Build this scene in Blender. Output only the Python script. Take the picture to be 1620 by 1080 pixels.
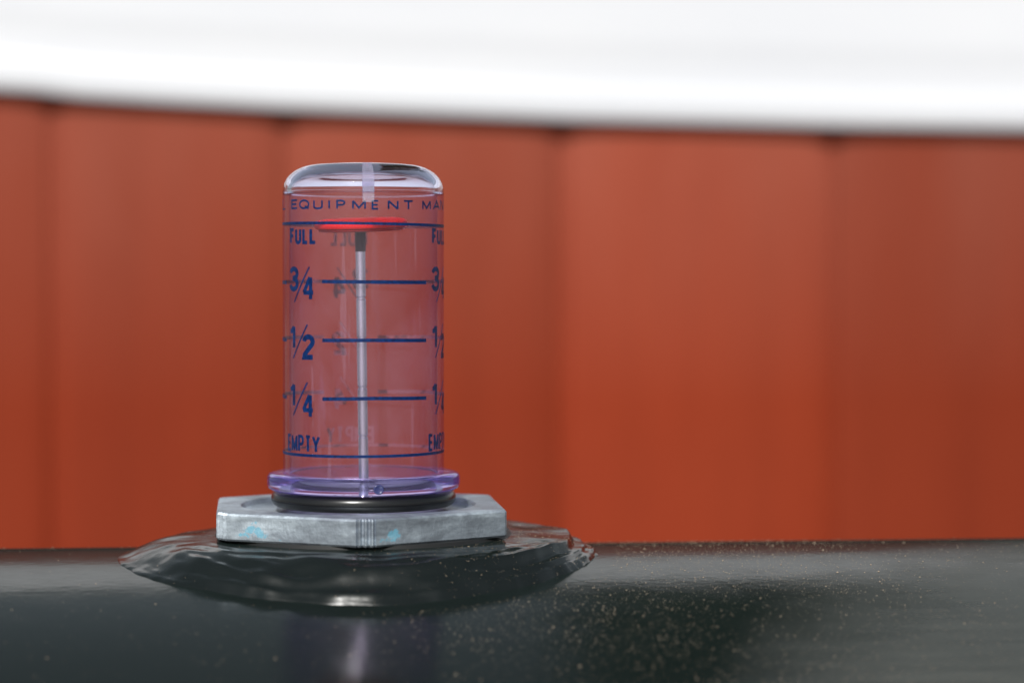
import bpy, bmesh, math, random
from mathutils import Vector, Matrix, noise
R_ = math.radians
MM = 0.001
random.seed(4)
scene = bpy.context.scene
for o in list(bpy.data.objects): bpy.data.objects.remove(o)

# ------------------------------------------------------------------ camera
FPX = 3735.0                      # focal length in photo pixels (1620 wide)
D = 0.560                         # camera to gauge axis
PITCH = math.atan(100/FPX)
cam_d = bpy.data.cameras.new('camera'); cam = bpy.data.objects.new('camera', cam_d)
scene.collection.objects.link(cam); scene.camera = cam
cam_d.sensor_width = 36; cam_d.lens = FPX/1620*36
cam.location = (0, -D, 0); cam.rotation_euler = (R_(90)-PITCH, 0, 0)
cam_d.clip_start = 0.01; cam_d.clip_end = 500
cam_d.dof.use_dof = True; cam_d.dof.focus_distance = 0.543; cam_d.dof.aperture_fstop = 8.4
cam_d.dof.aperture_blades = 9

# ------------------------------------------------------------------ light
SUN_EL, SUN_AZ = 40, -12          # azimuth: degrees left (-) of the camera's back
w = bpy.data.worlds.new('World'); scene.world = w; w.use_nodes = True
nt = w.node_tree; bg = nt.nodes['Background']
sky = nt.nodes.new('ShaderNodeTexSky'); sky.sky_type = 'NISHITA'; sky.sun_disc = False
sdir = Vector((math.sin(R_(SUN_AZ))*math.cos(R_(SUN_EL)), -math.cos(R_(SUN_AZ))*math.cos(R_(SUN_EL)), math.sin(R_(SUN_EL))))
sky.sun_elevation = R_(SUN_EL); sky.sun_rotation = math.atan2(sdir.x, sdir.y)
sky.dust_density = 2.0
# thin milky veil of high cloud over the blue
hsv = nt.nodes.new('ShaderNodeHueSaturation'); hsv.inputs['Saturation'].default_value = .38
nt.links.new(sky.outputs[0], hsv.inputs['Color']); veil = nt.nodes.new('ShaderNodeMix'); veil.data_type = 'RGBA'; veil.blend_type = 'MULTIPLY'; veil.inputs[0].default_value = 1
veil.inputs[7].default_value = (.95, 1, .975, 1); nt.links.new(hsv.outputs[0], veil.inputs[6]); nt.links.new(veil.outputs[2], bg.inputs[0]); bg.inputs[1].default_value = 0.09
sl = bpy.data.lights.new('sun', 'SUN'); sl.energy = 4.0; sl.angle = R_(0.53); sl.color = (1, .975, .94)
so = bpy.data.objects.new('sun', sl); scene.collection.objects.link(so)
so.rotation_euler = sdir.to_track_quat('Z', 'Y').to_euler(); so.location = (-1, -3, 3)
scene.view_settings.view_transform = 'Standard'; scene.view_settings.look = 'None'
scene.view_settings.gamma = 1; scene.view_settings.use_curve_mapping = False
scene.view_settings.exposure = 0.12
scene.render.engine = 'CYCLES'
scene.cycles.max_bounces = 14; scene.cycles.transmission_bounces = 12
scene.cycles.transparent_max_bounces = 24; scene.cycles.glossy_bounces = 6
scene.render.resolution_x = 1024; scene.render.resolution_y = 682

# ------------------------------------------------------------------ helpers
def link(name, me, mat=None, parent=None, smooth=False, loc=None):
    o = bpy.data.objects.new(name, me); scene.collection.objects.link(o)
    if mat: me.materials.append(mat)
    if parent: o.parent = parent
    if loc: o.location = loc
    if smooth:
        for p in me.polygons: p.use_smooth = True
    return o
def from_data(name, vs, fs, mat=None, parent=None, smooth=False, loc=None):
    me = bpy.data.meshes.new(name); me.from_pydata([tuple(v) for v in vs], [], fs); me.update()
    return link(name, me, mat, parent, smooth, loc)
def empty(name, loc, label, cat):
    o = bpy.data.objects.new(name, None); scene.collection.objects.link(o); o.location = loc
    o.empty_display_size = .02; o['label'] = label; o['category'] = cat
    return o
def smoothstep(a, b, x):
    t = max(0, min(1, (x-a)/(b-a))); return t*t*(3-2*t)
def lathe(name, prof, mat, parent, n=192, closed=True, smooth=True, sharp=35):
    """prof: list of (r, z) in mm; closed loop or open with axis ends"""
    vs, fs = [], []; rings = []
    for r, z in prof:
        if r < 1e-6: rings.append([len(vs)]); vs.append((0, 0, z*MM))
        else:
            rings.append(list(range(len(vs), len(vs)+n)))
            for i in range(n):
                a = 2*math.pi*i/n; vs.append((r*MM*math.cos(a), r*MM*math.sin(a), z*MM))
    m = len(prof); pairs = [(k, (k+1) % m) for k in range(m if closed else m-1)]
    for a, b in pairs:
        A, B = rings[a], rings[b]
        for i in range(n):
            j = (i+1) % n
            if len(A) == 1 and len(B) == 1: break
            if len(A) == 1: fs.append((A[0], B[j], B[i]))
            elif len(B) == 1: fs.append((A[i], A[j], B[0]))
            else: fs.append((A[i], A[j], B[j], B[i]))
    o = from_data(name, vs, fs, mat, parent, smooth)
    fix_normals(o)
    if smooth and sharp: sharp_edges(o, sharp)
    return o
def fix_normals(o):
    bm = bmesh.new(); bm.from_mesh(o.data); bmesh.ops.recalc_face_normals(bm, faces=bm.faces); bm.to_mesh(o.data); bm.free()
def sharp_edges(o, deg):
    bm = bmesh.new(); bm.from_mesh(o.data)
    for e in bm.edges:
        if len(e.link_faces) == 2: e.smooth = e.calc_face_angle(0) < R_(deg)
    bm.to_mesh(o.data); bm.free()

class NT:
    def __init__(s, name):
        s.m = bpy.data.materials.new(name); s.m.use_nodes = True; s.t = s.m.node_tree
        s.t.nodes.clear(); s.out = s.n('ShaderNodeOutputMaterial')
    def n(s, typ, **kw):
        nd = s.t.nodes.new(typ)
        for k, v in kw.items(): setattr(nd, k, v)
        return nd
    def set(s, nd, **kw):
        for k, v in kw.items():
            k = k.replace('_', ' '); inp = nd.inputs[k]
            if hasattr(v, 'is_linked') : s.t.links.new(v, inp)
            else: inp.default_value = v
        return nd
    def l(s, a, b): s.t.links.new(a, b)
    def tex(s, scale, detail=3, rough=.5, mapping=None, coord='Object', kind='ShaderNodeTexNoise'):
        tc = s.n('ShaderNodeTexCoord'); mp = s.n('ShaderNodeMapping')
        s.l(tc.outputs[coord], mp.inputs[0])
        if mapping: mp.inputs['Scale'].default_value = mapping
        t = s.n(kind); s.l(mp.outputs[0], t.inputs['Vector']); t.inputs['Scale'].default_value = scale
        if kind == 'ShaderNodeTexNoise':
            t.inputs['Detail'].default_value = detail; t.inputs['Roughness'].default_value = rough
        return t
    def ramp(s, src, stops):
        r = s.n('ShaderNodeValToRGB'); s.l(src, r.inputs[0]); e = r.color_ramp.elements
        while len(e) < len(stops): e.new(.5)
        for i, (p, c) in enumerate(stops):
            e[i].position = p; e[i].color = c if len(c) == 4 else (*c, 1)
        return r.outputs[0]
    def math(s, op, a, b=0.0, clamp=False):
        m = s.n('ShaderNodeMath', operation=op, use_clamp=clamp)
        for i, v in enumerate((a, b)):
            if hasattr(v, 'is_linked'): s.l(v, m.inputs[i])
            else: m.inputs[i].default_value = v
        return m.outputs[0]
    def mix(s, fac, a, b, blend='MIX'):
        m = s.n('ShaderNodeMix', data_type='RGBA', blend_type=blend)
        for inp, v in ((m.inputs[0], fac), (m.inputs[6], a), (m.inputs[7], b)):
            if hasattr(v, 'is_linked'): s.l(v, inp)
            else: inp.default_value = v if not isinstance(v, tuple) or len(v) == 4 else (*v, 1)
        return m.outputs[2]
    def bump(s, h, strength, dist):
        b = s.n('ShaderNodeBump'); s.l(h, b.inputs['Height'])
        b.inputs['Strength'].default_value = strength; b.inputs['Distance'].default_value = dist
        return b.outputs[0]
G = lambda v: (v, v, v, 1)

# ------------------------------------------------------------------ materials
def mat_clear_wall():
    """clear plastic of the thin tube wall: tinted pass-through plus surface reflection plus faint scatter"""
    t = NT('clear_violet_plastic_wall')
    lw = t.n('ShaderNodeLayerWeight'); lw.inputs[0].default_value = .5
    f = t.math('POWER', lw.outputs['Facing'], 5)
    fac = t.math('ADD', t.math('MULTIPLY', f, .55), .02, True)
    edge = t.math('POWER', lw.outputs['Facing'], 2.3)
    col = t.mix(edge, (.95, .905, .965), (.79, .64, .95))
    tr = t.n('ShaderNodeBsdfTransparent'); t.l(col, tr.inputs[0])
    gl = t.n('ShaderNodeBsdfGlossy'); gl.inputs['Roughness'].default_value = .04
    sc = t.tex(90, 2, .5, (1, 1, .12)); t.l(t.bump(sc.outputs[0], .12, .0004), gl.inputs['Normal'])
    m1 = t.n('ShaderNodeMixShader'); t.l(fac, m1.inputs[0]); t.l(tr.outputs[0], m1.inputs[1]); t.l(gl.outputs[0], m1.inputs[2])
    df = t.n('ShaderNodeBsdfDiffuse'); df.inputs[0].default_value = (.72, .68, .84, 1)
    # haze: base film + hairline scratches + specks
    s1 = t.tex(500, 1, .4, (1, 1, .05)); st = t.ramp(s1.outputs[0], [(.70, G(0)), (.74, G(1))])
    s2 = t.tex(900, 0, .5, None, 'Object', 'ShaderNodeTexVoronoi'); sp = t.ramp(s2.outputs['Distance'], [(.05, G(1)), (.09, G(0))])
    h0 = t.tex(140, 4, .6, (1, 1, .5)); hz = t.ramp(h0.outputs[0], [(.35, G(.008)), (.75, G(.026))])
    m = t.math('ADD', t.math('MULTIPLY', st, .05), t.math('MULTIPLY', sp, .12))
    m = t.math('ADD', m, hz, True)
    m2 = t.n('ShaderNodeMixShader'); t.l(m, m2.inputs[0]); t.l(m1.outputs[0], m2.inputs[1]); t.l(df.outputs[0], m2.inputs[2])
    t.l(m2.outputs[0], t.out.inputs[0]); return t.m
def mat_glass(name, col, rough=.0, bump=0):
    t = NT(name); g = t.n('ShaderNodeBsdfGlass'); g.inputs['Color'].default_value = (*col, 1)
    g.inputs['IOR'].default_value = 1.47; g.inputs['Roughness'].default_value = rough
    if bump:
        n = t.tex(140, 2, .5); t.l(t.bump(n.outputs[0], bump, .0006), g.inputs['Normal'])
    t.l(g.outputs[0], t.out.inputs[0]); return t.m
def mat_simple(name, col, rough=.5, metal=0, spec=.5, **kw):
    t = NT(name); p = t.n('ShaderNodeBsdfPrincipled'); p.inputs['Base Color'].default_value = (*col, 1)
    p.inputs['Roughness'].default_value = rough; p.inputs['Metallic'].default_value = metal
    p.inputs['Specular IOR Level'].default_value = spec
    for k, v in kw.items(): p.inputs[k.replace('_', ' ')].default_value = v
    t.l(p.outputs[0], t.out.inputs[0]); return t.m
def mat_ink():
    t = NT('blue_ink'); p = t.n('ShaderNodeBsdfPrincipled')
    n = t.tex(1200, 3, .6); c = t.ramp(n.outputs[0], [(.35, (.0005, .008, .050)), (.7, (.0003, .028, .135))])
    t.l(c, p.inputs['Base Color']); p.inputs['Roughness'].default_value = .42; p.inputs['Specular IOR Level'].default_value = .25
    wn = t.tex(1700, 4, .7); wm = t.n('ShaderNodeMixShader'); tr = t.n('ShaderNodeBsdfTransparent')
    t.l(t.ramp(wn.outputs[0], [(.66, G(0)), (.74, G(.7))]), wm.inputs[0]); t.l(p.outputs[0], wm.inputs[1]); t.l(tr.outputs[0], wm.inputs[2])
    t.l(wm.outputs[0], t.out.inputs[0]); return t.m
def mat_zinc():
    t = NT('galvanised_metal'); p = t.n('ShaderNodeBsdfPrincipled')
    n1 = t.tex(75, 7, .72, (.6, .6, 1.3)); n2 = t.tex(300, 4, .6, (.25, .25, 2.4))
    base = t.ramp(n1.outputs[0], [(.3, (.20, .22, .26)), (.48, (.38, .43, .49)), (.62, (.62, .70, .77))])
    st = t.ramp(n2.outputs[0], [(.36, G(.78)), (.6, G(1))])
    col = t.mix(1.0, base, st, 'MULTIPLY')
    # cyan paint smears on the front faces (own place and shape)
    tc = t.n('ShaderNodeTexCoord'); sep = t.n('ShaderNodeSeparateXYZ'); t.l(tc.outputs['Object'], sep.inputs[0])
    nb = t.tex(900, 5, .75); mask = None
    for cx, cz, rx, rz, k in ((-22.2, -56.9, 3.0, 1.2, .62), (-24.5, -58.2, 2.3, .8, .6), (-20.3, -58.0, 2.6, 1.0, .64), (-15.8, -58.9, 1.6, .5, .5), (10.2, -57.4, 1.9, 1.8, .68), (7.9, -58.4, 2.0, .9, .5), (-21.8, -55.3, 1.5, .9, .5)):
        dx = t.math('DIVIDE', t.math('SUBTRACT', sep.outputs[0], cx*MM), rx*MM)
        dz = t.math('DIVIDE', t.math('SUBTRACT', sep.outputs[2], cz*MM), rz*MM)
        d = t.math('SUBTRACT', k, t.math('MULTIPLY', t.math('ADD', t.math('MULTIPLY', dx, dx), t.math('MULTIPLY', dz, dz)), .5), True)
        mask = d if mask is None else t.math('MAXIMUM', mask, d)
    front = t.math('LESS_THAN', sep.outputs[1], -.012)
    mk = t.math('SUBTRACT', t.math('ADD', mask, t.math('MULTIPLY', nb.outputs[0], 1.5)), 1.13)
    mk = t.math('MULTIPLY', t.math('MULTIPLY', mk, 7, True), front, True)
    mk = t.math('MULTIPLY', mk, .72)
    col = t.mix(mk, col, (.06, .32, .45, 1))
    t.l(col, p.inputs['Base Color'])
    t.l(t.math('SUBTRACT', .75, t.math('MULTIPLY', mk, .75), True), p.inputs['Metallic'])
    t.l(t.ramp(n1.outputs[0], [(.3, G(.40)), (.7, G(.6))]), p.inputs['Roughness'])
    n3 = t.tex(260, 6, .7, (1, 1, .4)); n4 = t.tex(1400, 2, .5)
    h = t.math('ADD', n3.outputs[0], t.math('MULTIPLY', n4.outputs[0], .25))
    t.l(t.bump(h, .38, .0006), p.inputs['Normal'])
    t.l(p.outputs[0], t.out.inputs[0]); return t.m
def mat_tank(name, ripple):
    """black gloss enamel with a thin film of dried dust and a greyer patch"""
    t = NT(name); p = t.n('ShaderNodeBsdfPrincipled')
    tc = t.n('ShaderNodeTexCoord'); sep = t.n('ShaderNodeSeparateXYZ'); t.l(tc.outputs['Object'], sep.inputs[0])
    big = t.tex(16, 5, .6); fine = t.tex(1500, 3, .6); stk = t.tex(240, 4, .6, (.12, 1, 1))
    # greyer patch towards the right-hand end, thin dust film elsewhere
    e = t.math('ADD', sep.outputs[0], t.math('MULTIPLY', sep.outputs[1], -.65))
    e = t.math('ADD', e, t.math('MULTIPLY', t.math('SUBTRACT', big.outputs[0], .5), .05))
    patch = t.ramp(e, [(.122, G(0)), (.165, G(1))])
    film = t.math('ADD', t.math('MULTIPLY', patch, .19), .003)
    film = t.math('MULTIPLY', film, t.ramp(stk.outputs[0], [(.3, G(.75)), (.7, G(1.2))]))
    sp = t.ramp(fine.outputs[0], [(.66, G(0)), (.74, G(1))])
    film = t.math('ADD', film, t.math('MULTIPLY', sp, .012), True)
    col = t.mix(film, (.0025, .0045, .0042, 1), (.36, .36, .33, 1))
    t.l(col, p.inputs['Base Color'])
    rn = t.tex(90, 4, .6)
    base_r = t.math('ADD', .13, t.math('MULTIPLY', t.ramp(rn.outputs[0], [(.42, G(0)), (.72, G(1))]), .05 if ripple < 1 else .16))
    t.l(t.math('ADD', base_r, t.math('MULTIPLY', film, .9)), p.inputs['Roughness'])
    p.inputs['IOR'].default_value = 1.52; p.inputs['Specular IOR Level'].default_value = .5
    n1 = t.tex(420, 2, .5); n2 = t.tex(55, 2, .5)
    h = t.math('ADD', t.math('MULTIPLY', n1.outputs[0], .25), t.math('MULTIPLY', n2.outputs[0], 1.0*ripple))
    t.l(t.bump(h, .25, .0006), p.inputs['Normal'])
    # thin even dust: the grains hide more of the gloss where the surface is seen edge-on
    lw = t.n('ShaderNodeLayerWeight'); lw.inputs[0].default_value = .5
    cosv = t.math('MAXIMUM', t.math('SUBTRACT', 1.0, lw.outputs['Facing']), .02)
    cov = t.math('SUBTRACT', 1.0, t.math('EXPONENT', t.math('DIVIDE', -.12 if ripple < 1 else -.05, cosv)), True)
    df = t.n('ShaderNodeBsdfDiffuse'); df.inputs[0].default_value = (.014, .022, .020, 1)
    ms = t.n('ShaderNodeMixShader'); t.l(cov, ms.inputs[0]); t.l(p.outputs[0], ms.inputs[1]); t.l(df.outputs[0], ms.inputs[2])
    t.l(ms.outputs[0], t.out.inputs[0]); return t.m
def mat_boards():
    t = NT('red_painted_boards'); p = t.n('ShaderNodeBsdfPrincipled')
    at = t.n('ShaderNodeAttribute', attribute_name='board_tone')
    n1 = t.tex(5, 4, .6, (1, 1, .5)); n2 = t.tex(160, 4, .6, (1, 1, .03)); n3 = t.tex(9, 2, .5, (1, 1, .12))
    c = t.ramp(n1.outputs[0], [(.3, (.198, .0245, .0080)), (.7, (.232, .0315, .0105))])
    c = t.mix(1, c, t.ramp(n2.outputs[0], [(.3, G(.93)), (.7, G(1.03))]), 'MULTIPLY')
    c = t.mix(1, c, t.ramp(n3.outputs[0], [(.3, G(.92)), (.7, G(1.05))]), 'MULTIPLY')
    # paler pink streaks, heavier towards the top of the boards
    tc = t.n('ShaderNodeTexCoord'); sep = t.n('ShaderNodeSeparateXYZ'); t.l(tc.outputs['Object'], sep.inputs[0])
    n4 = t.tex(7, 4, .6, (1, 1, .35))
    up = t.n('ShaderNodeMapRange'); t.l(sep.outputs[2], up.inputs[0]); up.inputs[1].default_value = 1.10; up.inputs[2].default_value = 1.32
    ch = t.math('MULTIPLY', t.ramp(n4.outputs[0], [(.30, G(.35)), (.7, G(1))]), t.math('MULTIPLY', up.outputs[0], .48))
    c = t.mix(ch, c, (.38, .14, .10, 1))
    c = t.mix(1, c, at.outputs['Color'], 'MULTIPLY')
    t.l(c, p.inputs['Base Color']); p.inputs['Roughness'].default_value = .75; p.inputs['Specular IOR Level'].default_value = .12
    t.l(t.bump(n2.outputs[0], .3, .001), p.inputs['Normal'])
    t.l(p.outputs[0], t.out.inputs[0]); return t.m
def mat_white():
    t = NT('white_painted_metal'); p = t.n('ShaderNodeBsdfPrincipled')
    n = t.tex(12, 4, .6, (.3, 1, 1)); t.l(t.ramp(n.outputs[0], [(.3, (.60, .61, .65)), (.7, (.645, .65, .68))]), p.inputs['Base Color'])
    p.inputs['Roughness'].default_value = .35
    t.l(p.outputs[0], t.out.inputs[0]); return t.m
def mat_ground():
    t = NT('pale_gravel'); p = t.n('ShaderNodeBsdfPrincipled')
    n = t.tex(1.3, 6, .6); n2 = t.tex(40, 4, .6)
    c = t.ramp(n.outputs[0], [(.4, (.26, .25, .22)), (.6, (.36, .34, .31))])
    c = t.mix(1, c, t.ramp(n2.outputs[0], [(.3, G(.6)), (.7, G(1.2))]), 'MULTIPLY')
    t.l(c, p.inputs['Base Color']); p.inputs['Roughness'].default_value = .9
    t.l(p.outputs[0], t.out.inputs[0]); return t.m

M_wall = mat_clear_wall()
M_dome = mat_glass('clear_plastic_cap', (.94, .94, 1.0), 0, .03)
def mat_flange():
    t = NT('violet_plastic_flange'); g = t.n('ShaderNodeBsdfGlass'); g.inputs['Color'].default_value = (.88, .85, 1, 1)
    g.inputs['IOR'].default_value = 1.47; g.inputs['Roughness'].default_value = .01
    d = t.n('ShaderNodeBsdfTranslucent'); d.inputs[0].default_value = (.50, .42, .98, 1)
    d2 = t.n('ShaderNodeBsdfDiffuse'); d2.inputs[0].default_value = (.50, .42, .98, 1)
    a = t.n('ShaderNodeMixShader'); a.inputs[0].default_value = .5; t.l(d.outputs[0], a.inputs[1]); t.l(d2.outputs[0], a.inputs[2])
    m = t.n('ShaderNodeMixShader'); m.inputs[0].default_value = .05; t.l(g.outputs[0], m.inputs[1]); t.l(a.outputs[0], m.inputs[2])
    t.l(m.outputs[0], t.out.inputs[0]); return t.m
M_flange = mat_flange()
def mat_milky():
    t = NT('milky_clear_plastic'); tr = t.n('ShaderNodeBsdfTransparent'); tr.inputs[0].default_value = (.9, .88, .97, 1)
    df = t.n('ShaderNodeBsdfDiffuse'); df.inputs[0].default_value = (.8, .78, .92, 1)
    gl = t.n('ShaderNodeBsdfGlossy'); gl.inputs['Roughness'].default_value = .12
    a = t.n('ShaderNodeMixShader'); a.inputs[0].default_value = .11; t.l(tr.outputs[0], a.inputs[1]); t.l(df.outputs[0], a.inputs[2])
    b = t.n('ShaderNodeMixShader'); b.inputs[0].default_value = .10; t.l(a.outputs[0], b.inputs[1]); t.l(gl.outputs[0], b.inputs[2])
    t.l(b.outputs[0], t.out.inputs[0]); return t.m
M_post = mat_milky()
M_ink = mat_ink(); M_inkback = mat_simple('hazed_ink_underside', (.30, .11, .07), .9)  # brown underside: the veiling haze of the tube is put into its colour
M_rubber = mat_simple('black_rubber', (.006, .006, .007), .27)
M_rod = mat_simple('zinc_plated_rod', (.78, .83, .88), .26, 1.0)
M_rod_band = mat_simple('dark_maroon_band', (.03, .014, .022), .5)
M_red = mat_simple('red_float_plastic', (.92, .006, .008), .6, 0, .2)
M_red_shaded = mat_simple('shaded_red_plastic', (.62, .008, .014), .4)  # darker red: the shade under the float is put into the colour
M_zinc = mat_zinc()
M_tank = mat_tank('black_enamel', .5)
M_weld = mat_tank('black_enamel_on_weld', 5)
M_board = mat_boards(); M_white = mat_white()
M_dust = mat_simple('dust_grain', (.36, .27, .19), .55)
M_shingle = mat_simple('roof_shingles', (.06, .055, .05), .9)

# ------------------------------------------------------------------ setting
gv = 60
g = from_data('ground', [(-gv, -gv, -1.184), (gv, -gv, -1.184), (gv, gv, -1.184), (-gv, gv, -1.184)], [(0, 1, 2, 3)], mat_ground())
g['kind'] = 'structure'

# ------------------------------------------------------------------ red board wall with white fascia
WALL_Y, WYAW = 0.94, R_(6)
def ray(px, py):
    v = Vector(((px-810)/FPX, (540-py)/FPX, -1)); return cam.rotation_euler.to_matrix() @ v
def on_wall(px, py, off=0):
    """point of the wall plane seen at a photo pixel -> (s along wall, z)"""
    d = ray(px, py); n = Vector((-math.sin(WYAW), math.cos(WYAW), 0)); p0 = Vector((0, WALL_Y, 0)) - n*off
    o = Vector((0, -D, 0)); t = (p0-o).dot(n)/d.dot(n); p = o + d*t
    return p.dot(Vector((math.cos(WYAW), math.sin(WYAW), 0))), p.z
wall = empty('shed_wall', (0, WALL_Y, -1.18), 'red vertical board wall with white trim above it behind the tank', 'wall')
wall.rotation_euler.z = WYAW
WZ = 1.18
edges_px = [(-780, .5), (-340, .6), (84, 1.1), (452, .98), (889, 1.03), (1316, .93), (1716, .8), (2120, .9), (2540, 1), (2960, .9)]
def wall_local(s): return s - Vector((0, WALL_Y, 0)).dot(Vector((math.cos(WYAW), math.sin(WYAW), 0)))
tones = [.95, .97, .97, 1.0, 1.12, .90, .66, .66, .8]
vs, fs, tone = [], [], []
zb, zt = 0.0, WZ+.16
H = []
for i in range(len(edges_px)-1):
    a = wall_local(on_wall(edges_px[i][0], 500)[0]); b = wall_local(on_wall(edges_px[i+1][0], 500)[0])
    g_ = (.0040, .0040, .0034, .0046, .0042, .003, .004, .004, .004)[i]; a2, b2 = a+g_, b-g_
    xs = [(a2-.0012, .0024)] + [(a2 + (b2-a2)*k/14, -.0030*(1-abs(2*k/14-1)**12) - .0008*(1-(2*k/14-1)**2)) for k in range(15)] + [(b2+.0012, .0024)]
    for (x, y) in xs: H.append((x, y, tones[i]))
n = len(H)
for (x, y, tn) in H: vs += [(x, y, zb), (x, y, zt)]
fs = [(2*k, 2*k+2, 2*k+3, 2*k+1) for k in range(n-1)]
# back of the wall so it has thickness
x0, x1 = H[0][0], H[-1][0]
b = len(vs); vs += [(x0, .04, zb), (x0, .04, zt), (x1, .04, zb), (x1, .04, zt)]
fs += [(b, b+1, b+3, b+2), (0, 1, b+1, b), (2*n-2, b+2, b+3, 2*n-1)]
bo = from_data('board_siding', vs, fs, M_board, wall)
at = bo.data.attributes.new('board_tone', 'FLOAT_COLOR', 'POINT')
for k in range(n):
    for q in (0, 1): at.data[2*k+q].color = (H[k][2],)*3 + (1,)
for k in range(4): at.data[b+k].color = (1, 1, 1, 1)
for p in bo.data.polygons: p.use_smooth = True
sharp_edges(bo, 25)
# white fascia: a moulded section swept along its slightly sagging lower edge
low = [(-900, 95), (-500, 118), (0, 149), (60, 152.5), (125, 161), (250, 169), (450, 179.5), (900, 197), (1350, 208), (1620, 212), (2200, 216), (2900, 218)]
prof = [(-.004, .003), (.005, 0), (.0085, .0008), (.0098, .003), (.0105, .008), (.0102, .018), (.0092, .022), (.0084, .025), (.0122, .048), (.0122, .052), (.0120, .10), (.0115, .17)]
vs, fs = [], []
for (px, py) in low:
    s, z = on_wall(px, py-5.5, .01)
    for d, h in prof: vs.append((wall_local(s), -d-.005, z+WZ+h))
    vs += [(wall_local(s), -.013, WZ+.30), (wall_local(s), .05, WZ+.30), (wall_local(s), .05, z+WZ+.004)]
m = len(prof)+3
for i in range(len(low)-1):
    for k in range(m):
        a_, b_ = i*m+k, i*m+(k+1) % m
        fs.append((a_, a_+m, b_+m, b_))
fa = from_data('white_fascia', vs, fs, M_white, wall, True); fix_normals(fa); sharp_edges(fa, 40)
xl, xr = wall_local(on_wall(-900, 100)[0]), wall_local(on_wall(2900, 100)[0])
rf = from_data('roof', [(xl, -.03, WZ+.305), (xr, -.03, WZ+.305), (xr, 1.2, WZ+.62), (xl, 1.2, WZ+.62), (xl, -.03, WZ+.318), (xr, -.03, WZ+.318), (xr, 1.2, WZ+.633), (xl, 1.2, WZ+.633)],
          [(0, 3, 2, 1), (4, 5, 6, 7), (0, 1, 5, 4), (1, 2, 6, 5), (2, 3, 7, 6), (3, 0, 4, 7)], M_shingle, wall)

# added unseen tree beyond the shed, put there to darken the tank's reflection
tree = empty('added_reflection_tree', (1.08, 8.6, -1.184), 'added unseen dark tree that darkens the reflection in the tank', 'tree')
def mat_added_tree_leaf():
    t = NT('added_tree_foliage'); p = t.n('ShaderNodeBsdfPrincipled'); n = t.tex(3, 4, .6)
    t.l(t.ramp(n.outputs[0], [(.3, (.010, .020, .010)), (.7, (.020, .036, .016))]), p.inputs['Base Color']); p.inputs['Roughness'].default_value = .8
    t.l(p.outputs[0], t.out.inputs[0]); return t.m
tv, tf = [], []
for k in range(14000):
    h = random.random()**1.25; z = 1.2 + h*11.5; rad = (1-h)**.8*1.45*(.75+.25*math.sin(h*60)); a = random.random()*6.283
    rr_ = rad*math.sqrt(random.uniform(.15, 1)); c = Vector((rr_*math.cos(a), rr_*math.sin(a), z-rr_*.25))
    u = Vector((random.gauss(0, 1), random.gauss(0, 1), random.gauss(0, .5))).normalized()*.17; v = u.cross(Vector((random.gauss(0, 1), random.gauss(0, 1), random.gauss(0, 1)))).normalized()*.05
    b_ = len(tv); tv += [c-u, c+v, c+u, c-v]; tf.append((b_, b_+1, b_+2, b_+3))
from_data('added_tree_crown', tv, tf, mat_added_tree_leaf(), tree)
tv, tf = [], []
for k in range(12):
    for i in range(10):
        a = 6.283*i/10; r_ = .17*(1-k/11.5); tv.append((r_*math.cos(a), r_*math.sin(a), k*1.12))
for k in range(11):
    for i in range(10): tf.append((k*10+i, k*10+(i+1) % 10, (k+1)*10+(i+1) % 10, (k+1)*10+i))
from_data('added_tree_trunk', tv, tf, mat_simple('added_tree_bark', (.06, .045, .035), .9), tree)

# ------------------------------------------------------------------ tank
GX = (575-810)/FPX*D              # gauge axis in world x
TR, TZ = .343, -.0655             # radius of the tank's rounded top, height of its crest
TYAW = R_(5.2)
tank = empty('oil_tank', (GX, 0, -1.182), 'glossy black oil tank dusted with grit under the clear gauge', 'tank')
tank.rotation_euler.z = TYAW
TB = -1.182
straight = (TZ-TB) - 2*TR
sec = []
for k in range(257): a = math.pi*k/256; sec.append((-TR*math.cos(a), TZ-TB-TR+TR*math.sin(a)))
for k in range(65): a = math.pi*k/64; sec.append((TR*math.cos(a), TR-TR*math.sin(a)))
X0, X1 = -.62, .90; vs, fs = [], []
caps = [(X0-.05, .80), (X0-.035, .93), (X0-.012, .985), (X0, 1.0), (X1, 1.0), (X1+.012, .985), (X1+.035, .93), (X1+.05, .80)]
zc = (TZ-TB)/2
for x, sc in caps:
    for y, z in sec: vs.append((x, y*sc, zc+(z-zc)*sc))
m = len(sec)
for i in range(len(caps)-1):
    for k in range(m):
        a_, b_ = i*m+k, i*m+(k+1) % m
        fs.append((a_, a_+m, b_+m, b_))
fs.append(tuple(range(m))); fs.append(tuple(range((len(caps)-1)*m, len(caps)*m)))
sh = from_data('tank_shell', vs, fs, M_tank, tank, True); fix_normals(sh); sharp_edges(sh, 30)
def tank_z(x, y):                 # tank-local, relative to eye-level zero
    return TZ - TR + math.sqrt(max(0, TR*TR - y*y))
def ns(x, y, z=0.0): return noise.noise(Vector((x, y, z)))
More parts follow.
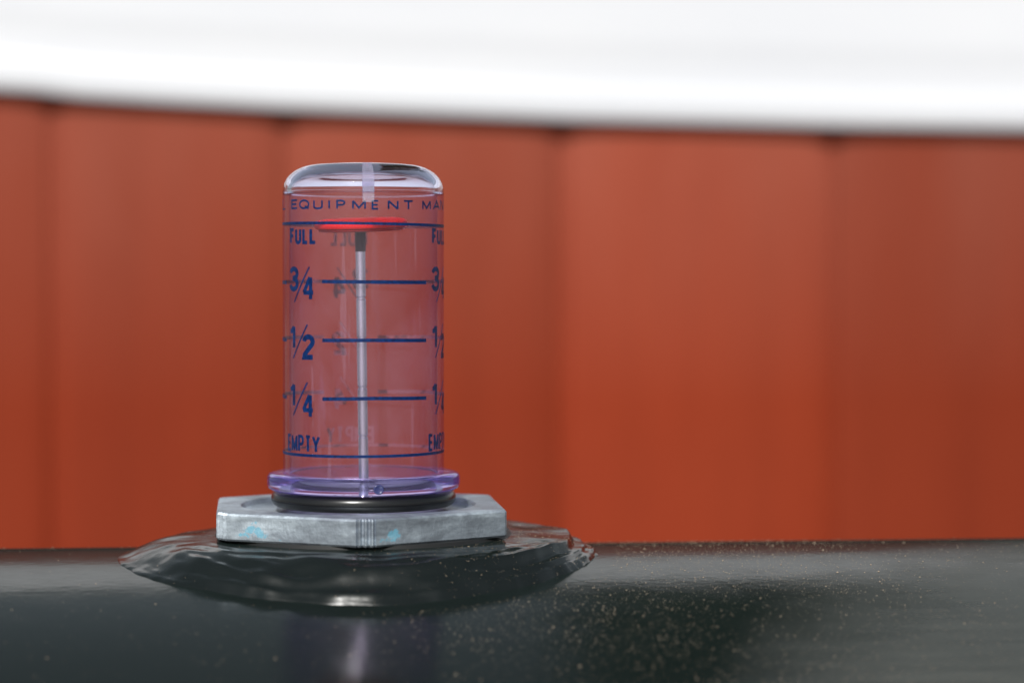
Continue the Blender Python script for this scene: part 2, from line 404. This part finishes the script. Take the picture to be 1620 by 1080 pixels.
def collar_z(lx, ly):
    r = math.hypot(lx, ly)/MM; th = math.atan2(ly, lx)
    cx, cy = math.cos(th), math.sin(th)
    rightness = smoothstep(.05, .65, cx)
    front = smoothstep(.1, .9, -cy)
    rout = 57.0 + 2.4*smoothstep(.5, 1, -cx) + 1.6*ns(cx*1.7, cy*1.7, 5) + .9*ns(cx*6, cy*6, 1) + .45*ns(cx*15, cy*15, 9) - 1.0*rightness - 1.0*front
    def step(c, wdt, k): 
        c2 = c + 2.0*ns(cx*2.3, cy*2.3, k) + (.75-.4*rightness)*ns(cx*8, cy*8, k+3)
        return 1-smoothstep(c2-wdt, c2+wdt, r)
    wd = 4.5 - 3.9*max(rightness, .6*front)
    lp = lambda a, b: a+(b-a)*rightness
    t = lp(.20, .40)*step(49.3, wd, 11) + lp(.14, .20)*step(52.2, wd*.6, 23) + lp(.10, .16)*step(54.8, wd*.4, 37) + (lp(.48, .16) + .14*front*(1-rightness))*(1-(max(0, r-37)/20)) + .08*(1-smoothstep(rout-1.6, rout, r))
    t *= 1-smoothstep(rout-2.2, rout+.2, r)*.999
    tz = tank_z(lx, ly); top = -.0605
    z = tz + (top-tz)*min(1, t)
    z += MM*.42*ns(lx*90, ly*90, 2)*smoothstep(37, 42, r)*min(1, t*4)
    z += MM*1.0*ns(r*.38, cx*4.5, 3.7+cy*4.5)*smoothstep(40, 45, r)*front*min(1, t*5)
    z += MM*.09*ns(lx*240, ly*240, 7)*smoothstep(38, 44, r)*min(1, t*4)
    z -= .0006*(1-smoothstep(0, .03, t))
    return z, t
vs, fs = [], []
NTH = 720; radii = [10, 30, 35, 37] + [38 + k*.25 for k in range(94)]
for r in radii:
    for i in range(NTH):
        a = 2*math.pi*i/NTH; x, y = r*MM*math.cos(a), r*MM*math.sin(a)
        z, t = collar_z(x, y)
        if r >= 60.5: z = tank_z(x, y) - .0008
        vs.append((x, y, z - TB))
for q in range(len(radii)-1):
    for i in range(NTH):
        j = (i+1) % NTH; fs.append((q*NTH+i, (q+1)*NTH+i, (q+1)*NTH+j, q*NTH+j))
col = from_data('weld_collar', vs, fs, M_weld, tank, True)
# short neck that carries the nut
lathe('threaded_neck', [(10, -59.7-TB*1000), (34.5, -59.7-TB*1000), (35.5, -60.9-TB*1000), (35.5, -64-TB*1000), (10, -64-TB*1000)], mat_simple('dark_neck', (.008, .008, .008), .5), tank, 96)

# ------------------------------------------------------------------ grit and dust lying on the tank
bm_v, bm_f = [], []
def grain(c, s, nrm):
    base = len(bm_v); k = random.random()*6.28; up = nrm
    t1 = Vector((math.cos(k), math.sin(k), 0)); t1 = (t1 - up*t1.dot(up)).normalized(); t2 = up.cross(t1)
    sq = .5+random.random()*.6
    pts = [t1, -t1*(.7+.5*random.random()), t2*sq, -t2*sq*(.6+.6*random.random()), up*.75*sq, -up*.4]
    for p in pts: bm_v.append(c + p*s)
    for f in ((0, 2, 4), (2, 1, 4), (1, 3, 4), (3, 0, 4), (2, 0, 5), (1, 2, 5), (3, 1, 5), (0, 3, 5)): bm_f.append(tuple(base+i for i in f))
cnt = 0
while cnt < 19000:
    x = random.uniform(-.12, .21); y = random.uniform(-.115, .075)
    # density: most grit in the area right of the gauge
    d = .07 + .93*math.exp(-((x-.075)/.055)**2)*(1 if y < .0 else .6)
    d *= .35 + .9*max(0, ns(x*22, y*22, 3)+.45)
    if random.random() > d: continue
    r = math.hypot(x, y)
    if r < .036: continue
    if r < .060: z, _ = collar_z(x, y); nr = Vector((0, 0, 1))
    else: z = tank_z(x, y); nr = Vector((0, y/TR, math.sqrt(1-(y/TR)**2)))
    s = min(.00030, .00005*math.exp(random.gauss(.02, .55)))
    grain(Vector((x, y, z-TB+s*.2)), s, nr); cnt += 1
du = from_data('grit_specks', bm_v, bm_f, M_dust)
du.location = tank.location; du.rotation_euler = tank.rotation_euler
du['kind'] = 'stuff'; du['label'] = 'fine tan dust and grit scattered over the black tank top'; du['category'] = 'dust'

# ------------------------------------------------------------------ the gauge
gauge = empty('tank_gauge', (GX, 0, -.0602), 'clear violet tinted tank gauge with red float and blue fraction marks', 'gauge')
def G_(o):                         # meshes are authored with z = 0 at eye level: shift into the empty's frame
    for v in o.data.vertices: v.co.z += .0602
    return o
RT = 19.05
tube = G_(lathe('sight_tube', [(RT, 19.7), (RT, -46.0), (RT-1.5, -46.0), (RT-1.5, 19.7)], M_wall, gauge, 256))
# rounded cap
CAP = [(17.2, 20.6), (16.6, 22.5), (14.5, 24.2), (10, 25.2), (5, 25.5), (0, 25.6)]
prof = [(0, 27.2), (4, 27.17), (8, 26.95), (9.5, 26.8)]
for k in range(1, 25):
    a = math.pi/2*k/24; p_ = 2/2.3
    prof.append((9.5+9.55*math.sin(a)**p_, 19.75+7.05*math.cos(a)**p_))
prof += [(RT-.4, 19.72), (17.0, 19.72), *CAP]
dome = G_(lathe('rounded_cap', prof, M_dome, gauge, 256, False, True, 50))
# flange
fl = [(RT-.02, -45.95), (21.6, -45.95), (22.45, -46.2), (22.8, -46.8), (22.85, -48.6), (22.6, -49.4), (21.8, -49.9), (18.2, -49.95), (17.4, -49.4), (17.35, -46.6), (17.6, -45.95)]
flange = G_(lathe('flange', fl, M_flange, gauge, 256, True, True, 50))
# small moulded gate mark on the flange's front face
a_ = R_(8.6+3.6); gx, gy = 22.9*math.sin(a_), -22.9*math.cos(a_)
gv_, gf = [], []
for q, (rad_, out) in enumerate(((1.2, -.2), (1.2, .06), (.95, .12), (.85, .02), (0, .0))):
    for k in range(28):
        b_ = 6.2832*k/28; u_, v_ = rad_*math.cos(b_), rad_*math.sin(b_)*.95
        gv_.append(((gx + math.cos(a_)*u_ + math.sin(a_)*out)*MM, (gy + math.sin(a_)*u_ - math.cos(a_)*out)*MM, (-48.2+v_)*MM))
for q in range(4):
    for k in range(28): gf.append((q*28+k, q*28+(k+1) % 28, (q+1)*28+(k+1) % 28, (q+1)*28+k))
G_(from_data('gate_mark', gv_, gf, mat_simple('dark_blue_plastic', (.03, .035, .12), .25), flange, True))
# O-ring
org = [(19.95+1.95*math.cos(a), -51.9+1.95*math.sin(a)) for a in [2*math.pi*k/32 for k in range(32)]]
oring = G_(lathe('rubber_ring', org, M_rubber, gauge, 192, True, True, 0))
# raised moulding rib that runs over the shoulder of the cap and a little down the tube
rv, rfc = [], []
path = [(r, z) for r, z in prof if 13.2 < r < 19.1 and z > 19.74][::2] + [(19.06, 19.3), (19.06, 18.4), (19.06, 17.4)]
for r, z in path:
    for sx, off in ((-1.35, .03), (-1.2, .38), (1.2, .38), (1.35, .03)):
        a_ = R_(7.2) + sx/19.05*(1 + .12*(z-17)/10); rr2 = r+off*.9
        rv.append((rr2*math.sin(a_)*MM, -rr2*math.cos(a_)*MM, (z+off*max(0, (z-19)/8))*MM))
for i in range(len(path)-1):
    for k in range(4):
        rfc.append((i*4+k, i*4+(k+1) % 4, (i+1)*4+(k+1) % 4, (i+1)*4+k))
rfc += [(0, 1, 2, 3), tuple(4*(len(path)-1)+q for q in (3, 2, 1, 0))]
rib = G_(from_data('moulding_rib', rv, rfc, M_post, dome)); fix_normals(rib)
# float disc + rod, leaning slightly
lean = R_(1.0)
disc = lathe('float_disc', [(0, 1.55), (8.5, 1.5), (10.3, 1.2), (10.95, .6), (11.0, -.2), (10.6, -.75), (0, -.8)], M_red, gauge, 96, False, True, 40)
hub = lathe('float_underside', [(0, -.82), (9.9, -.82), (10.2, -1.2), (9.6, -1.5), (2.2, -1.7), (0, -1.7)], M_red_shaded, disc, 96, False, True, 40)
disc.location = (-.6*MM, 0, (.0602+12.65*MM)); disc.rotation_euler = (R_(2.6), R_(-1.6), 0)
def tube_between(name, p0, p1, r, mat, parent, n=32, rings=None):
    p0, p1 = Vector(p0)*MM, Vector(p1)*MM; d = (p1-p0); L = d.length
    q = d.to_track_quat('Z', 'Y').to_matrix(); vs, fs = [], []
    prof = [(0, r*MM)] + [(f, rr*MM) for f, rr in (rings or [])] + [(1, r*MM)]
    for f, rr in prof:
        for i in range(n):
            a = 2*math.pi*i/n; vs.append(p0 + q @ Vector((rr*math.cos(a), rr*math.sin(a), f*L)))
    for k in range(len(prof)-1):
        for i in range(n):
            j = (i+1) % n; fs.append((k*n+i, k*n+j, (k+1)*n+j, (k+1)*n+i))
    fs.append(tuple(reversed(range(n)))); fs.append(tuple(range((len(prof)-1)*n, len(prof)*n)))
    o = from_data(name, vs, fs, mat, parent, True); sharp_edges(o, 40); return G_(o)
rings = []
for f in (.14, .30, .47, .64, .78):
    rings += [(f-.006, 1.2), (f-.003, 1.02), (f+.003, 1.02), (f+.006, 1.2)]
rod = tube_between('float_rod', (.15, 0, -58), (-.75, 0, 10.3), 1.2, M_rod, gauge, 32, rings)
tube_between('rod_dark_band', (-.68, 0, 6.3), (-.76, 0, 10.9), 1.26, M_rod_band, rod)  # darker maroon band round the top of the rod, below the float

# hex nut
def hexr(th):
    """outline radius (mm) of the hexagon; corners cut with small vertical ridges"""
    AP = 38.5*math.cos(R_(30)); off = R_(-90+6.2)
    t = (th - off) % R_(60)
    t = t - R_(30)                                   # 0 at face middle, +-30deg at corners
    r = AP/math.cos(t); cor = int(((th - off) % (2*math.pi))/R_(60)+.5) % 6
    dc = (R_(30)-abs(t))                             # angular distance to the corner
    lim = 37.3
    if cor not in (0, 5): return min(r, 38.25)
    if r > lim-.0:
        r = lim - .18 + .42*math.cos(2*math.pi*dc/R_(2.2))
    return r
NN = 1440; vs, fs = [], []
T, B = -53.4, -59.8
angs = [2*math.pi*i/NN for i in range(NN)]
rr = [hexr(a) for a in angs]
def wob(a, k): return .10*ns(math.cos(a)*12, math.sin(a)*12, k)
loops = [
    [(8.0, B)]*NN, [(8.0, T-1.7)]*NN, [(26.6, T-1.7)]*NN, [(27.5, T-1.3)]*NN, [(27.8, T-.15)]*NN,
    [(28.1, T)]*NN, [(r-1.1, T+wob(a, 1)*.4) for a, r in zip(angs, rr)], [(r-.35, T-.12+wob(a, 2)) for a, r in zip(angs, rr)],
    [(r+wob(a, 5)*.5, T-.6) for a, r in zip(angs, rr)], [(r, B+.5) for r in rr], [(r-.4+wob(a, 3), B+.05) for a, r in zip(angs, rr)], [(r-1.5, B) for r in rr]]
for lp in loops:
    for a, (r, z) in zip(angs, lp): vs.append((r*MM*math.cos(a), r*MM*math.sin(a), z*MM))
L = len(loops)
for q in range(L):
    for i in range(NN):
        j = (i+1) % NN; q2 = (q+1) % L
        fs.append((q*NN+i, q*NN+j, q2*NN+j, q2*NN+i))
nut = from_data('hex_nut', vs, fs, M_zinc, gauge); fix_normals(nut)
bpy.context.view_layer.update()
# material reads object coordinates at eye level, so keep the nut's origin there
nut.location = (-.0012, 0, .0602)

# ------------------------------------------------------------------ printing on the tube
def az_of(px):
    """azimuth on the tube that the camera sees at a photo column"""
    lo, hi = R_(-83), R_(89)
    for _ in range(40):
        m = (lo+hi)/2; x = GX*1000 + RT*math.sin(m); d = D*1000 - RT*math.cos(m)
        if 810+FPX*x/d < px: lo = m
        else: hi = m
    return m
def z_of(py, az): return (440-py)*.15*(D*1000-RT*math.cos(az))/(D*1000)*(1.0)
def arc(cx, cy, rx, ry, a0, a1, n=12): return [(cx+rx*math.cos(R_(a0+(a1-a0)*k/n)), cy+ry*math.sin(R_(a0+(a1-a0)*k/n))) for k in range(n+1)]
GL = {
 'F': [[(0, 0), (0, 1), (1, 1)], [(0, .52), (.85, .52)]],
 'U': [[(0, 1), (0, .25)] + arc(.5, .22, .5, .22, 180, 360) + [(1, .25), (1, 1)]],
 'L': [[(0, 1), (0, 0), (1, 0)]],
 'E': [[(1, 1), (0, 1), (0, 0), (1, 0)], [(0, .51), (.88, .51)]],
 'M': [[(0, 0), (0, 1)], [(0, 1), (.5, .12), (1, 1)], [(1, 1), (1, 0)]],
 'P': [[(0, 0), (0, 1), (.55, 1)] + arc(.55, .735, .45, .265, 80, -80) + [(.55, .47), (0, .47)]],
 'T': [[(0, 1), (1, 1)], [(.5, 1), (.5, 0)]],
 'Y': [[(0, 1), (.5, .45), (1, 1)], [(.5, .45), (.5, 0)]],
 'I': [[(.5, 0), (.5, 1)]],
 'N': [[(0, 0), (0, 1)], [(0, 1), (1, 0)], [(1, 0), (1, 1)]],
 'A': [[(0, 0), (.5, 1), (1, 0)], [(.2, .33), (.8, .33)]],
 'Q': [arc(.5, .5, .5, .5, 90, 451, 32), [(.6, .28), (1, -.04)]],
 '1': [[(.0, .77), (.35, .80), (.8, .98)], [(.85, 0), (.85, 1)]],
 '2': [arc(.5, .76, .5, .24, 175, -40, 14) + [(.05, .12), (.0, 0), (1, 0)]],
 '3': [arc(.5, .77, .47, .23, 170, -70, 14) + [(.35, .54)], [(.35, .52)] + arc(.48, .26, .50, .26, 75, -168, 16)],
 '4': [[(.74, 0), (.74, 1)], [(.68, 1), (.02, .30)], [(0, .30), (1, .30)]],
}
class Ink:
    def __init__(s): s.v = []; s.f = []; s.mi = []; s.k = 0
    def strip(s, pts, wd, rot=0.0):
        """pts: (arc mm, z mm) centre line on the tube, laid on its surface as a thin raised film"""
        # resample
        P = [Vector(p) for p in pts]; Q = [P[0]]; lens = []
        for a, b in zip(P, P[1:]):
            n = max(1, int((b-a).length/.5)); 
            for k in range(1, n+1): Q.append(a.lerp(b, k/n))
        nrm = []
        for i in range(len(Q)):
            d0 = (Q[i]-Q[i-1]).normalized() if i > 0 else None
            d1 = (Q[i+1]-Q[i]).normalized() if i < len(Q)-1 else None
            if d0 is None: d = d1; sc = 1
            elif d1 is None: d = d0; sc = 1
            else:
                d = d0+d1
                if d.length < .2: d = d0; sc = 1
                else: d = d.normalized(); sc = min(1.8, 1/max(.3, d.dot(d0)))
            nrm.append((Vector((-d.y, d.x)), sc))
        rad = RT + .05 + .012*(s.k % 6); s.k += 1
        base = len(s.v)
        for q, (nv, sc) in zip(Q, nrm):
            jt = 1 + .06*ns(q.x*3, q.y*3, s.k)
            for side in (1, -1):
                e = q + nv*(wd/2*sc*side*jt)
                for r in (rad, rad-.03):
                    a = e.x/RT + rot
                    s.v.append((r*math.sin(a)*MM, -r*math.cos(a)*MM, e.y*MM))
        for i in range(len(Q)-1):
            o = base+4*i
            s.f += [(o, o+4, o+6, o+2), (o+1, o+3, o+7, o+5), (o, o+1, o+5, o+4), (o+2, o+6, o+7, o+3)]; s.mi += [0, 1, 0, 0]
        o = base; s.f.append((o, o+2, o+3, o+1)); o = base+4*(len(Q)-1); s.f.append((o, o+1, o+3, o+2)); s.mi += [0, 0]
    def glyph(s, ch, x0, x1, y0, y1, wd, rot=0.0):
        """box in photo pixels of the front column; wd = stroke width in mm"""
        a0, a1 = az_of(x0), az_of(x1); am = (a0+a1)/2
        zt_, zb_ = z_of(y0, am), z_of(y1, am)
        h = wd/2; u0, u1 = a0*RT+h, a1*RT-h
        if u1 < u0: u0 = u1 = (u0+u1)/2
        for st in GL[ch]:
            s.strip([(u0+(u1-u0)*x, zb_+h+(zt_-zb_-2*h)*y) for x, y in st], wd, rot)
    def word(s, w, x0, x1, y0, y1, wd, gap, rot=0.0, widths=None):
        a0, a1 = az_of(x0)*RT, az_of(x1)*RT; widths = widths or [1]*len(w)
        unit = (a1-a0-gap*(len(w)-1))/sum(widths); u = a0; am = (az_of(x0)+az_of(x1))/2
        zt_, zb_ = z_of(y0, am), z_of(y1, am); h = wd/2
        for ch, k in zip(w, widths):
            L_ = unit*k
            for st in GL[ch]:
                s.strip([(u+h+(L_-2*h)*x, zb_+h+(zt_-zb_-2*h)*y) for x, y in st], wd, rot)
            u += L_+gap
    def build(s, name, parent=None):
        o = G_(from_data(name, s.v, s.f, M_ink, tube)); o.data.materials.append(M_inkback)
        for p, m in zip(o.data.polygons, s.mi): p.material_index = m
        return o
for rep in range(3):
    rot = R_(120*rep)
    k = Ink(); k.word('FULL', 459.5, 501.5, 360.5, 386.5, .80, .36, rot, [1, 1.12, .95, 1.0]); k.build('printed_word')
    k = Ink(); k.word('EMPTY', 455.5, 506, 687.5, 715.5, .68, .28, rot, [.85, 1.2, .95, .9, 1.05]); k.build('printed_word')
    k = Ink(); k.glyph('3', 458.5, 473, 421.5, 461, 1.12, rot); k.glyph('4', 478.5, 498.5, 435.5, 476.5, .98, rot)
    k.strip([(az_of(466.5)*RT, z_of(478, 0)), (az_of(490)*RT, z_of(422, 0))], .42, rot); k.build('printed_fraction')
    k = Ink(); k.glyph('1', 458.5, 468.5, 513, 553, 1.05, rot); k.glyph('2', 478.5, 498, 528.5, 569, 1.2, rot)
    k.strip([(az_of(464.5)*RT, z_of(568, 0)), (az_of(486.5)*RT, z_of(514, 0))], .42, rot); k.build('printed_fraction')
    k = Ink(); k.glyph('1', 458.5, 468, 604.5, 644, 1.05, rot); k.glyph('4', 477.5, 497.5, 621.5, 662, .98, rot)
    k.strip([(az_of(464.5)*RT, z_of(659.5, 0)), (az_of(486.5)*RT, z_of(606, 0))], .42, rot); k.build('printed_fraction')
    for yl, yr in ((445.3, 446.8), (538.2, 538.2), (631, 629.3)):
        k = Ink(); k.strip([(az_of(510)*RT, z_of(yl, az_of(510))), (az_of(591)*RT, z_of((yl+yr)/2, 0)), (az_of(674)*RT, z_of(yr, az_of(674)))], .82, rot)
        k.build('scale_line')
def ring_line(z, tilt, wd):
    k = Ink(); N = 180
    pts = [(-math.pi*RT + 2*math.pi*RT*i/N, z - tilt*math.sin(-math.pi+2*math.pi*i/N)) for i in range(N+1)]
    k.strip(pts, wd); k.build('scale_line')
ring_line(12.55, .25, .64); ring_line(-40.9, -.07, .66)
k = Ink()
for ch, cx, wpx in (('E', 466.5, 9.5), ('Q', 482, 16), ('U', 503.8, 15), ('I', 521.4, 4), ('P', 539.6, 14.5), ('M', 568.3, 22), ('E', 594, 12), ('N', 622, 17), ('T', 645.8, 16), ('M', 674.5, 13.5), ('A', 690, 10.5)):
    dy = (cx-575)/127*.9
    k.glyph(ch, cx-wpx/2, cx+wpx/2, 316.5+dy, 332+dy, .43)
for ch, azd, wdg in (('L', -73, 7), ('N', 79.5, 9)):
    u = R_(azd)*RT; hw = R_(wdg)*RT/2; dy = .9*(1 if azd > 0 else -1)
    zt_, zb_ = z_of(316.5+dy, R_(azd)), z_of(332+dy, R_(azd))
    for st in GL[ch]: k.strip([(u-hw+2*hw*x, zb_+(zt_-zb_)*y) for x, y in st], .36)
k.build('printed_word')
